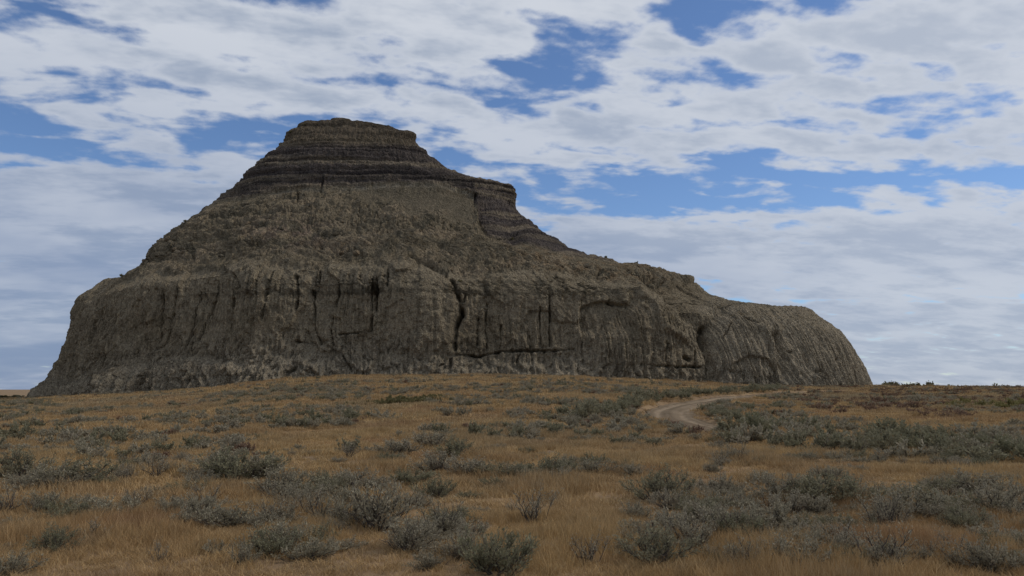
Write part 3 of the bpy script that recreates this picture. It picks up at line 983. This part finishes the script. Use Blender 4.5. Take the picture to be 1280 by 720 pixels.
class Kind:
    """A variety of shrub: its stem mesh and leaf mesh, shared by all its copies."""
    def __init__(s, seed, leaf_mat, **kw):
        (SV, SF), (LV, LF, tint) = make_shrub(seed, **kw)
        s.w = kw.get('width', 1.0)
        s.raw = (SV, SF, LV, LF, tint, leaf_mat)
        s.stem = mesh_from('stems', SV, SF, M['stem'])
        s.leaf = mesh_from('foliage', LV, LF, M[leaf_mat], False, {'tint': ('FLOAT', tint)})

    def both(s, name):
        SV, SF, LV, LF, tint, lm = s.raw
        me = mesh_from(name, np.vstack([SV, LV]), np.vstack([SF, LF + len(SV)]), M['stem'], False,
                       {'tint': ('FLOAT', np.concatenate([np.zeros(len(SV)), tint]))})
        me.materials.append(M[lm])
        mi = np.zeros(len(me.polygons), np.int32); mi[len(SF):] = 1
        me.polygons.foreach_set('material_index', mi)
        return me


def place(kind, name, x, y, size, label, cat, group, rs, sz=1.0, z=None, stems=True):
    r = link(name, None, label=label, category=cat, group=group)
    r.location = (x, y, (gz(x, y) if z is None else z) - 0.01)
    k = size / kind.w
    r.scale = (k, k * rs.uniform(0.85, 1.15), k * sz)
    r.rotation_euler = (0, 0, rs.uniform(0, 6.28))
    r.empty_display_size = 0.2
    if stems:
        link('stems', kind.stem, r)
    link('foliage', kind.leaf, r)
    return r


near = dict(leaves=17, L=0.046, Wd=0.0095, flat=0.7)
K_DENSE = [Kind(1, 'sage', width=1.0, height=0.56, stems=15, twigs=11, **near), Kind(2, 'sage', width=1.0, height=0.50, stems=16, twigs=11, **near),
           Kind(3, 'sage', width=1.0, height=0.62, stems=14, twigs=11, **near)]
K_DARK = [Kind(4, 'sage_dark', width=1.0, height=0.60, stems=16, twigs=10, **near), Kind(5, 'sage_dark', width=1.0, height=0.52, stems=15, twigs=11, **near)]
K_TWIGGY = [Kind(6, 'sage', width=1.0, height=0.62, stems=10, twigs=7, bare=0.4, leaves=9, L=0.05, Wd=0.009),
            Kind(7, 'sage', width=1.0, height=0.70, stems=9, twigs=7, bare=0.3, leaves=9, L=0.05, Wd=0.009)]
K_LOW = [Kind(8, 'sage', width=1.0, height=0.34, stems=15, twigs=9, **near), Kind(9, 'sage', width=1.0, height=0.38, stems=14, twigs=10, **near)]
far = dict(stems=9, twigs=7, leaves=8, L=0.11, Wd=0.026)
K_FAR = [Kind(11, 'sage', width=1.0, height=0.52, **far), Kind(12, 'sage', width=1.0, height=0.46, **far), Kind(13, 'sage_dark', width=1.0, height=0.55, **far),
         Kind(14, 'sage', width=1.0, height=0.40, **far)]
K_GREEN = [Kind(15, 'sage_dark', width=1.0, height=0.62, **far), Kind(16, 'sage_dark', width=1.0, height=0.56, **far)]
K_RUSSET = [Kind(17, 'russet', width=1.0, height=0.42, **far), Kind(18, 'russet', width=1.0, height=0.36, **far)]
K_OLIVE = [Kind(19, 'olive', width=1.0, height=0.5, **far)]
K_JUN = [Kind(20, 'juniper', width=1.0, height=0.13, stems=14, twigs=9, leaves=9, L=0.10, Wd=0.024)]

TAKEN = []


def free(x, y, r):
    return all((x - a) ** 2 + (y - b) ** 2 > (0.40 * (r + q)) ** 2 for a, b, q in TAKEN)


def build_near_shrubs():
    rs = np.random.RandomState(5)
    # pixel of the foot, width in pixels, variety, height factor
    big = [(622, 716, 108, 'D', 1.05, 'largest dark sagebrush, wide and rounded, in the golden grass'),
           (470, 662, 95, 'S', 1.0, 'broad grey sagebrush with crooked dark branches, above a sprawling darker one'),
           (508, 690, 75, 'S', 0.9, 'ragged grey sagebrush leaning into the sprawling bush beside it'),
           (14, 720, 52, 'S', 0.9, 'small curly grey sagebrush near the compact round dark bush'),
           (67, 691, 46, 'D', 1.05, 'compact round dark sagebrush alone in open straw grass'),
           (200, 703, 24, 'T', 1.5, 'tall thin sagebrush sprig with one bare forked branch'),
           (43, 645, 26, 'T', 0.9, 'tiny dark twiggy sagebrush in a bare stretch of grass'),
           (820, 706, 88, 'D', 0.9, 'dark sagebrush with a bare branch lying across its top'),
           (735, 706, 58, 'T', 1.0, 'twiggy sagebrush with dark curved twigs, alone between denser bushes'),
           (665, 655, 68, 'T', 1.0, 'open twiggy sagebrush with upright bare shoots in orange grass'),
           (740, 661, 36, 'L', 1.0, 'small flat sagebrush in a clearing of orange grass'),
           (828, 627, 76, 'D', 0.9, 'dark low sagebrush with one long shoot, straw grass in front'),
           (1190, 698, 34, 'T', 1.3, 'small pale sagebrush with one bare hooked branch'),
           (1108, 708, 46, 'D', 1.0, 'small dark tufted sagebrush at the end of a pale grey clump'),
           (1052, 696, 56, 'S', 1.0, 'pale rounded sagebrush in the grey clump, next to a dark tuft'),
           (1115, 659, 54, 'S', 1.0, 'pale sagebrush with brown stems showing under its crown'),
           (88, 651, 46, 'D', 0.9, 'dark rounded end of a pale low sagebrush row'),
           (545, 622, 48, 'D', 0.9, 'small green-grey sagebrush standing alone beside a dark tuft'),
           (905, 674, 60, 'T', 1.1, 'sagebrush with a bare forked dead stem in front')]
    near_list = [
        (345, 688, 78, 'S', .8), (390, 682, 62, 'D', .8), (305, 706, 40, 'S', 1), (275, 692, 44, 'L', .9), (432, 655, 60, 'S', 1), (425, 688, 50, 'L', .9), (560, 668, 54, 'S', .8),
        (535, 712, 50, 'S', .8), (580, 700, 60, 'S', .9), (450, 640, 50, 'S', .8), (385, 645, 50, 'T', 1), (355, 655, 50, 'S', .8), (330, 662, 56, 'L', 1), (290, 660, 70, 'S', .7),
        (250, 655, 60, 'L', 1), (240, 640, 50, 'L', 1), (145, 648, 70, 'L', .9), (115, 646, 50, 'S', .7), (170, 632, 38, 'T', .8), (210, 634, 36, 'L', .9), (255, 630, 44, 'T', .8),
        (2, 690, 34, 'L', .8), (110, 676, 40, 'T', .8), (20, 655, 30, 'L', .8), (870, 690, 70, 'S', .8), (930, 668, 70, 'S', .9), (965, 662, 70, 'S', .9), (885, 655, 60, 'S', .8),
        (850, 668, 60, 'L', 1), (990, 712, 80, 'S', .9), (1015, 690, 60, 'S', .8), (960, 700, 60, 'S', .8), (925, 712, 50, 'T', .9), (1080, 712, 50, 'L', 1), (1000, 662, 46, 'D', .8),
        (1022, 644, 44, 'S', 1), (1140, 645, 80, 'S', .8), (1180, 640, 60, 'D', .8), (1215, 645, 60, 'D', .8), (1250, 648, 70, 'S', .8), (1225, 660, 46, 'L', 1), (1165, 650, 46, 'S', .8),
        (1275, 642, 50, 'S', .8), (1010, 632, 70, 'D', .8), (1050, 632, 80, 'D', .8), (975, 628, 70, 'S', .8), (1085, 628, 60, 'S', .7), (1215, 618, 70, 'S', .7), (1180, 620, 50, 'D', .7),
        (870, 626, 50, 'S', .7), (900, 620, 60, 'S', .7), (790, 640, 30, 'T', .8), (640, 640, 26, 'T', .8), (600, 640, 26, 'L', .8), (585, 622, 36, 'D', .5),
        (300, 600, 96, 'D', .8), (275, 596, 70, 'S', .8), (330, 598, 60, 'S', .8), (350, 620, 70, 'S', .8), (400, 618, 70, 'D', .7), (375, 622, 50, 'D', .7), (440, 612, 70, 'S', .7),
        (470, 615, 50, 'S', .7), (240, 615, 50, 'D', .6), (60, 612, 70, 'S', .8), (100, 605, 70, 'D', .7), (20, 598, 60, 'D', .9), (40, 615, 50, 'S', .8), (125, 606, 40, 'D', .6),
        (155, 602, 30, 'T', .9), (515, 605, 60, 'D', .7), (545, 590, 60, 'S', .7), (585, 594, 60, 'S', .7), (620, 596, 60, 'D', .7), (655, 598, 60, 'D', .7), (690, 598, 60, 'D', .8),
        (705, 604, 40, 'S', .8), (740, 594, 50, 'S', .8), (775, 590, 46, 'D', .7), (790, 595, 40, 'S', .7), (500, 570, 60, 'S', .7), (540, 560, 60, 'S', .7), (570, 572, 60, 'D', .7)]
    sets = {'D': K_DARK, 'S': K_DENSE, 'T': K_TWIGGY, 'L': K_LOW}
    words = {'D': 'dark rounded sagebrush', 'S': 'pale bushy sagebrush', 'T': 'sparse twiggy sagebrush', 'L': 'low flat sagebrush'}
    TAGS = ['the largest dark sagebrush', 'the broad sagebrush with crooked branches', 'the ragged leaning sagebrush', 'the small curly grey sagebrush',
            'the compact round dark bush', 'the thin sprig with a forked branch', 'the tiny twiggy bush in bare grass', 'the dark bush under a bare branch',
            'the lone twiggy bush with curved twigs', 'the open bush with upright shoots', 'the small flat bush in orange grass', 'the dark low bush with a long shoot',
            'the small pale bush with a hooked branch', 'the small dark tuft', 'the pale rounded bush by the dark tuft', 'the pale bush with brown stems',
            'the dark end of the low row', 'the lone small green-grey bush', 'the bush with the forked dead stem']
    marks = []
    for e in big + near_list:
        px, py, wpx, k, hs = e[:5]
        x, y = hit(px, py)
        size = wpx * math.hypot(x, y) / F * 1.12
        lab = e[5] if len(e) > 5 else words[k]
        if len(e) > 5:
            marks.append((x, y, TAGS[len(marks)]))
        else:
            near_m = min(marks, key=lambda q: (q[0] - x) ** 2 + (q[1] - y) ** 2)
            gap = math.hypot(near_m[0] - x, near_m[1] - y)
            big_ = 'small ' if size < 0.75 else 'broad ' if size > 1.35 else ''
            lab = big_ + words[k] + (' beside ' if gap < 2.0 else ' a few steps from ' if gap < 6 else ' in the wider grass beyond ') + near_m[2]
        grp = 'sagebrush singled out by shape' if len(e) > 5 else 'sagebrush in the open grass'
        o = place(sets[k][rs.randint(len(sets[k]))], 'sagebrush', x, y, size, lab, 'sagebrush', grp, rs, hs * 0.80)
        if len(e) > 5:
            del o['group']
        TAKEN.append((x, y, size))


build_near_shrubs()


def in_cluster(rs, cl):
    """Random pixel along a polyline cluster (pts, spread y px)."""
    pts, spread = cl
    pts = np.array(pts, float)
    k = rs.uniform(0, len(pts) - 1)
    i = min(int(k), len(pts) - 2)
    p = pts[i] + (pts[i + 1] - pts[i]) * (k - i)
    return p[0] + rs.normal(0, 6), p[1] + rs.uniform(-spread, spread)


def build_mid_shrubs():
    rs = np.random.RandomState(9)
    ENDS = {'sagebrush hedging the track bend': ('before the bend', 'on the bend', 'nearing the cliff'),
            'sagebrush inside the track bend': ('at the track edge', 'midway up the rise', 'near the russet shrubs'),
            'belt of sagebrush below the track': ('its end by the track', 'its middle', 'its end farthest from the track'),
            'thicket on the slope below the cliff': ('its thin outer end', 'its middle', 'its end towards the cliff'),
            'russet shrubs on the rise': ('next to the inner track sagebrush', 'beside the lone grey cluster', 'below the yellow-green row')}
    clusters = [
        # points, spread, number, kinds, size range, name, label, category, group
        ([(726, 524), (770, 516), (812, 506), (870, 499), (930, 494), (975, 490)], 3.5, 66, K_GREEN + K_FAR[2:3], (1.1, 2.0), 'sagebrush',
         'tall sagebrush on the outer bank of the dirt track', 'sagebrush', 'sagebrush hedging the track bend'),
        ([(893, 526), (925, 520), (965, 511), (1015, 503)], 4.5, 28, K_GREEN + K_FAR[:2], (0.65, 1.0), 'sagebrush',
         'sagebrush inside the track bend', 'sagebrush', 'sagebrush inside the track bend'),
        ([(905, 546), (980, 548), (1060, 556), (1140, 562), (1220, 566), (1290, 570)], 15.0, 56, K_GREEN + K_FAR[:3], (0.9, 1.7), 'sagebrush',
         'leafy sagebrush in the belt leaving the track', 'sagebrush', 'belt of sagebrush below the track'),
        ([(0, 548), (60, 550), (120, 552), (165, 544)], 9.0, 26, K_FAR, (0.8, 1.4), 'sagebrush',
         'sagebrush in the thicket on the open slope', 'sagebrush', 'thicket on the slope below the cliff'),
        ([(345, 530), (420, 532), (450, 527), (520, 521), (610, 518)], 4.0, 14, K_FAR, (0.8, 1.3), 'sagebrush',
         'low sagebrush scattered on the grass slope under the cliff', 'sagebrush', 'scattered sagebrush under the cliff'),
        ([(1000, 511), (1060, 514), (1110, 507), (1150, 520), (1240, 524)], 6.0, 22, K_RUSSET, (0.9, 1.6), 'russet_shrub',
         'low russet shrub on the rise past the track', 'shrub', 'russet shrubs on the rise'),
        ([(1130, 503), (1170, 502)], 3.0, 5, K_FAR[:2], (1.0, 1.6), 'sagebrush',
         'sagebrush in the lone grey cluster among the russet shrubs', 'sagebrush', 'grey cluster on the rise'),
        ([(1196, 509), (1240, 508), (1290, 509)], 3.0, 14, K_OLIVE, (1.0, 1.7), 'yellow_green_shrub',
         'yellow-green shrub in the row along the top of the rise', 'shrub', 'yellow-green shrubs on the rise'),
        ([(845, 537), (872, 536)], 1.5, 5, K_RUSSET, (0.7, 1.0), 'russet_shrub',
         'dark russet shrub at the near end of the dirt track', 'shrub', 'russet shrubs at the end of the track'),
        ([(462, 506), (505, 504), (552, 499)], 1.2, 12, K_JUN, (1.5, 2.6), 'creeping_juniper',
         'flat olive green creeping juniper mat on the grass slope under the cliff', 'juniper', 'juniper mats under the cliff')]
    for pts, spread, n, kinds, (a, b), name, lab, cat, grp in clusters:
        done = tries = 0
        ends = ENDS.get(grp, ('', '', ''))
        while done < n and tries < 60 * n:
            tries += 1
            px, py = in_cluster(rs, (pts, spread))
            if px < -20 or px > 1300:
                continue
            x, y = hit(px, py)
            size = rs.uniform(a, b)
            if float(road_dist(x, y)) < RW + size * 0.32 or (tries < 40 * n and not free(x, y, size)):
                continue
            f_ = (px - pts[0][0]) / (pts[-1][0] - pts[0][0])
            lab_ = lab if n < 20 else lab + (', ' + ends[0] if f_ < 0.33 else ', ' + ends[1] if f_ < 0.67 else ', ' + ends[2])
            kd = kinds[rs.randint(len(kinds))]
            if name == 'sagebrush':
                lab_ = ('large ' if size > 0.6 * a + 0.4 * b + 0.15 else '') + ('dark ' if kd.raw[5] == 'sage_dark' else 'pale ') + lab_
            place(kd, name, x, y, size, lab_, cat, grp, rs, rs.uniform(0.62, 1.0))
            TAKEN.append((x, y, size))
            done += 1


build_mid_shrubs()


def build_skyline():
    rs = np.random.RandomState(31)
    lump = dict(stems=11, twigs=9, leaves=9, L=0.14, Wd=0.04, flat=0.7)
    ks = [Kind(41, 'sage_dark', width=1.0, height=0.62, **lump), Kind(42, 'juniper', width=1.0, height=0.7, **lump), Kind(43, 'sage_dark', width=1.0, height=0.9, **lump)]
    for px, dist, top, wpx, k in ((1108, 158, 477, 20, 0), (1122, 160, 478, 18, 1), (1136, 160, 479, 16, 0), (1148, 158, 479, 18, 1), (1158, 158, 477, 12, 0),
                                  (1178, 156, 481, 14, 1), (1190, 158, 481.5, 16, 0), (1203, 156, 482, 16, 1), (1216, 158, 482.5, 16, 0), (1229, 156, 483, 14, 1),
                                  (1239, 150, 478.5, 7, 2), (1248, 152, 481, 12, 0), (1272, 150, 484, 14, 0), (4, 172, 494, 18, 0), (16, 173, 494.5, 16, 1), (27, 172, 495.5, 12, 0)):
        x = (px - 640) / F * dist
        z0 = gz(x, dist)
        ztop = HC + dist * (486 - top) / F
        size = wpx / F * dist * 1.25
        lab = 'dark bush on the skyline past the rounded fluted cliff end' if px > 600 else 'dark bush on the low skyline where the butte tapers into the plain'
        if px == 1239:
            lab = 'single upright bush taller than the rest of the skyline row'
        kk = ks[k]
        o = place(kk, 'skyline_bush', x, dist, size, lab, 'bush', 'bushes on the skyline', rs)
        h = max((ztop - z0) * 0.82, 0.5)
        o.scale[2] = h / (0.62, 0.7, 0.9)[k]
        if px == 1239:
            del o['group']
    # tufts clinging to the butte's edges
    spots = [(183, 331), (190, 318), (204, 303), (150, 343), (172, 338), (230, 275), (363, 166), (381, 156), (372, 160), (796, 329),
             (640, 300), (757, 319), (575, 352), (330, 200)]
    vis = (BFR > 0) & (BPD[..., 1] < D + 1)
    cpx, cpy = project(BPD[..., 0], BPD[..., 1], BPD[..., 2])
    for px, py in spots:
        dd = (cpx - px) ** 2 + (cpy - py) ** 2 + np.where(vis, 0, 1e6)
        i = np.unravel_index(int(np.argmin(dd)), dd.shape)
        p_ = BPD[i]
        place(ks[rs.randint(2)], 'cliff_shrub', float(p_[0]), float(p_[1]), rs.uniform(0.6, 1.05), 'tiny dark shrub clinging to the edge of the butte', 'shrub',
              'shrubs on the butte', rs, 0.8, z=float(p_[2]) - 0.1)


build_skyline()


# ------------------------------------------------------------------ uncountable cover: grass and the small scrub in it
def tuft_mesh(name, seed, n, spread, h, wd, lean=0.35):
    rs = np.random.RandomState(seed)
    r = spread * np.sqrt(rs.uniform(0, 1, n)); a = rs.uniform(0, 6.28, n)
    B = np.stack([r * np.cos(a), r * np.sin(a), np.full(n, -0.02)], 1)
    hh = h * rs.uniform(0.45, 1.15, n)
    ld = rs.normal(0, lean, (n, 2)); ld[:, 0] += 0.12
    T = B + np.stack([ld[:, 0] * hh, ld[:, 1] * hh, hh], 1)
    Mi = B + np.stack([ld[:, 0] * hh * 0.3, ld[:, 1] * hh * 0.3, hh * 0.55], 1)
    t = rs.uniform(0, 3.14, n)
    S = np.stack([np.cos(t), np.sin(t), 0 * t], 1) * wd * rs.uniform(0.6, 1.3, n)[:, None]
    V = np.stack([B - S, B + S, Mi + S * 0.8, Mi - S * 0.8, T + S * 0.15, T - S * 0.15], 1).reshape(-1, 3)
    i = np.arange(n)[:, None] * 6
    Fa = np.stack([i + np.array((0, 1, 2, 3)), i + np.array((3, 2, 4, 5))], 1).reshape(-1, 4)
    tint = np.repeat(np.clip(rs.normal(0.3, 0.3, n), 0, 1), 6)
    return mesh_from(name, V, Fa, M['grass'], False, {'tint': ('FLOAT', tint)})


def scatter(name, meshes, P, rot, scl, idx, **props):
    """One object whose points carry instances of the given meshes."""
    me = bpy.data.meshes.new(name)
    me.vertices.add(len(P)); me.vertices.foreach_set('co', np.asarray(P, np.float32).ravel())
    for an, typ, d in (('rz', 'FLOAT', rot), ('sc', 'FLOAT_VECTOR', scl), ('ix', 'INT', idx)):
        at = me.attributes.new(an, typ, 'POINT')
        at.data.foreach_set('vector' if typ == 'FLOAT_VECTOR' else 'value', np.asarray(d, np.int32 if typ == 'INT' else np.float32).ravel())
    me.update()
    o = link(name, me, **props)
    g = bpy.data.node_groups.new(name, 'GeometryNodeTree')
    g.interface.new_socket('Geometry', in_out='INPUT', socket_type='NodeSocketGeometry')
    g.interface.new_socket('Geometry', in_out='OUTPUT', socket_type='NodeSocketGeometry')
    gi, go = g.nodes.new('NodeGroupInput'), g.nodes.new('NodeGroupOutput')
    iop = g.nodes.new('GeometryNodeInstanceOnPoints')
    jn = g.nodes.new('GeometryNodeJoinGeometry')
    for m_ in reversed(meshes):
        src = bpy.data.objects.new(m_.name, m_)
        oi = g.nodes.new('GeometryNodeObjectInfo')
        oi.inputs['Object'].default_value = src
        oi.inputs['As Instance'].default_value = True
        g.links.new(oi.outputs['Geometry'], jn.inputs[0])

    def named(an, dt):
        nd = g.nodes.new('GeometryNodeInputNamedAttribute'); nd.data_type = dt
        nd.inputs[0].default_value = an
        return nd.outputs[0]
    cx = g.nodes.new('ShaderNodeCombineXYZ')
    g.links.new(named('rz', 'FLOAT'), cx.inputs[2])
    g.links.new(gi.outputs[0], iop.inputs['Points'])
    g.links.new(jn.outputs[0], iop.inputs['Instance'])
    iop.inputs['Pick Instance'].default_value = True
    g.links.new(named('ix', 'INT'), iop.inputs['Instance Index'])
    g.links.new(cx.outputs[0], iop.inputs['Rotation'])
    g.links.new(named('sc', 'FLOAT_VECTOR'), iop.inputs['Scale'])
    g.links.new(iop.outputs[0], go.inputs[0])
    md = o.modifiers.new('scatter', 'NODES'); md.node_group = g
    return o


def build_grass():
    rs = np.random.RandomState(77)
    bands = [(4.0, 17, 95, 0.13, 0.24, 0.0042, 26), (17, 42, 20, 0.28, 0.25, 0.0085, 44), (42, 90, 4.2, 0.55, 0.27, 0.020, 60), (90, 168, 1.5, 0.95, 0.30, 0.042, 70)]
    P, R, S, I, meshes = [], [], [], [], []
    for bi, (d0, d1, dens, spread, h, wd, nb) in enumerate(bands):
        for k in range(3):
            meshes.append(tuft_mesh('grass_tuft', 100 + bi * 3 + k, nb, spread, h, wd))
        hw0 = lambda q: 0.72 * q + 7.0
        area = 2 * (0.36 * (d1 ** 2 - d0 ** 2) + 7.0 * (d1 - d0))
        n = int(area * dens)
        y = rs.uniform(d0, d1, n * 2)
        y = y[rs.uniform(0, 1, n * 2) < hw0(y) / hw0(d1)][:n]
        n = len(y)
        x = hw0(y) * rs.uniform(-1, 1, n)
        patch = fbm(x * 0.22, y * 0.22, 0, 3)
        keep = rs.uniform(0, 1, n) < np.clip(0.75 + 0.7 * patch + 0.5 * fbm(x * 0.8, y * 0.8, 4, 2), 0.4, 1)
        keep &= road_dist(x, y) > RW + rs.uniform(-0.35, 0.5, n) + spread * 0.5
        # nothing grows under the butte
        t = x / y
        Rf = np.interp(t, _t, FOOT[:, 2])
        keep &= (y < Rf + 3) | (t > 0.47)
        x, y, patch = x[keep], y[keep], patch[keep]
        P.append(np.stack([x, y, ground(x, y)], 1))
        R.append(rs.uniform(0, 6.28, len(x)))
        s = rs.uniform(0.7, 1.15, len(x))
        S.append(np.stack([s, s, s * np.clip(0.75 + 0.5 * patch + 0.9 * fbm(x * 0.45, y * 0.45, 7, 2), 0.4, 1.7)], 1))
        I.append(bi * 3 + rs.randint(0, 3, len(x)))
    scatter('grass', meshes, np.vstack(P), np.concatenate(R), np.vstack(S), np.concatenate(I), kind='stuff',
            label='golden straw-coloured dry grass covering the prairie')


build_grass()


def build_scrub():
    rs = np.random.RandomState(78)
    small = [k.both('scrub_plant') for k in (Kind(51, 'sage', width=1.0, height=0.45, **far), Kind(52, 'sage_dark', width=1.0, height=0.5, **far),
                                            Kind(53, 'russet', width=1.0, height=0.4, **far), Kind(54, 'sage', width=1.0, height=0.35, **far))]
    n = 36000
    y = np.sqrt(rs.uniform(12 ** 2, 165 ** 2, n))
    x = (0.72 * y + 7) * rs.uniform(-1, 1, n)
    t = x / y
    patch = fbm(x * 0.06, y * 0.09, 3, 3) + 0.25 * fbm(x * 0.3, y * 0.3, 5, 2)
    keep = (patch > 0.02) & (road_dist(x, y) > RW + 0.6)
    Rf = np.interp(t, _t, FOOT[:, 2])
    keep &= ((y < Rf - 4) | (t > 0.47))
    # fewer on the smooth grass apron right under the cliff, more on the rise beyond the track
    ap = sm(0.72, 0.9, y / Rf) * (t < 0.3)
    keep &= rs.uniform(0, 1, n) > ap * 0.85
    keep &= y > 27
    x, y, t = x[keep], y[keep], t[keep]
    s = rs.uniform(0.28, 1.0, len(x)) ** 1.3
    rus = sm(0.3, 0.42, t) * sm(55, 75, y)
    ix = np.where(rs.uniform(0, 1, len(x)) < rus * 0.65 + 0.06, 2, rs.choice([0, 1, 3], len(x), p=[.4, .25, .35]))
    scatter('low_scrub', small, np.stack([x, y, ground(x, y)], 1), rs.uniform(0, 6.28, len(x)), np.stack([s, s, s * rs.uniform(0.7, 1.1, len(x))], 1), ix,
            kind='stuff', label='small grey and russet scrub plants dotted through the grass')


    # fuller scrub between the larger bushes
    meshes = [k.both('scrub_plant') for k in (K_DENSE[0], K_LOW[0], K_LOW[1], K_DARK[1], K_TWIGGY[0])]
    P, S, I = [], [], []
    for x0, x1, y0, y1, n in ((880, 1290, 585, 640, 46), (900, 1290, 640, 716, 52), (780, 900, 600, 700, 16), (220, 560, 560, 640, 34), (240, 600, 640, 700, 26), (890, 1290, 532, 582, 170), (700, 800, 514, 530, 14), (-10, 220, 580, 650, 22), (560, 800, 560, 610, 18)):
        for _ in range(n):
            x, y = hit(rs.uniform(x0, x1), rs.uniform(y0, y1))
            k = rs.uniform(0.4, 1.05)
            P.append((x, y, gz(x, y))); S.append((k, k, k * rs.uniform(0.6, 0.9))); I.append(rs.randint(5))
    scatter('sage_scrub', meshes, np.array(P), rs.uniform(0, 6.28, len(P)), np.array(S), np.array(I), kind='stuff',
            label='low grey sage scrub merging the larger bushes together')


build_scrub()
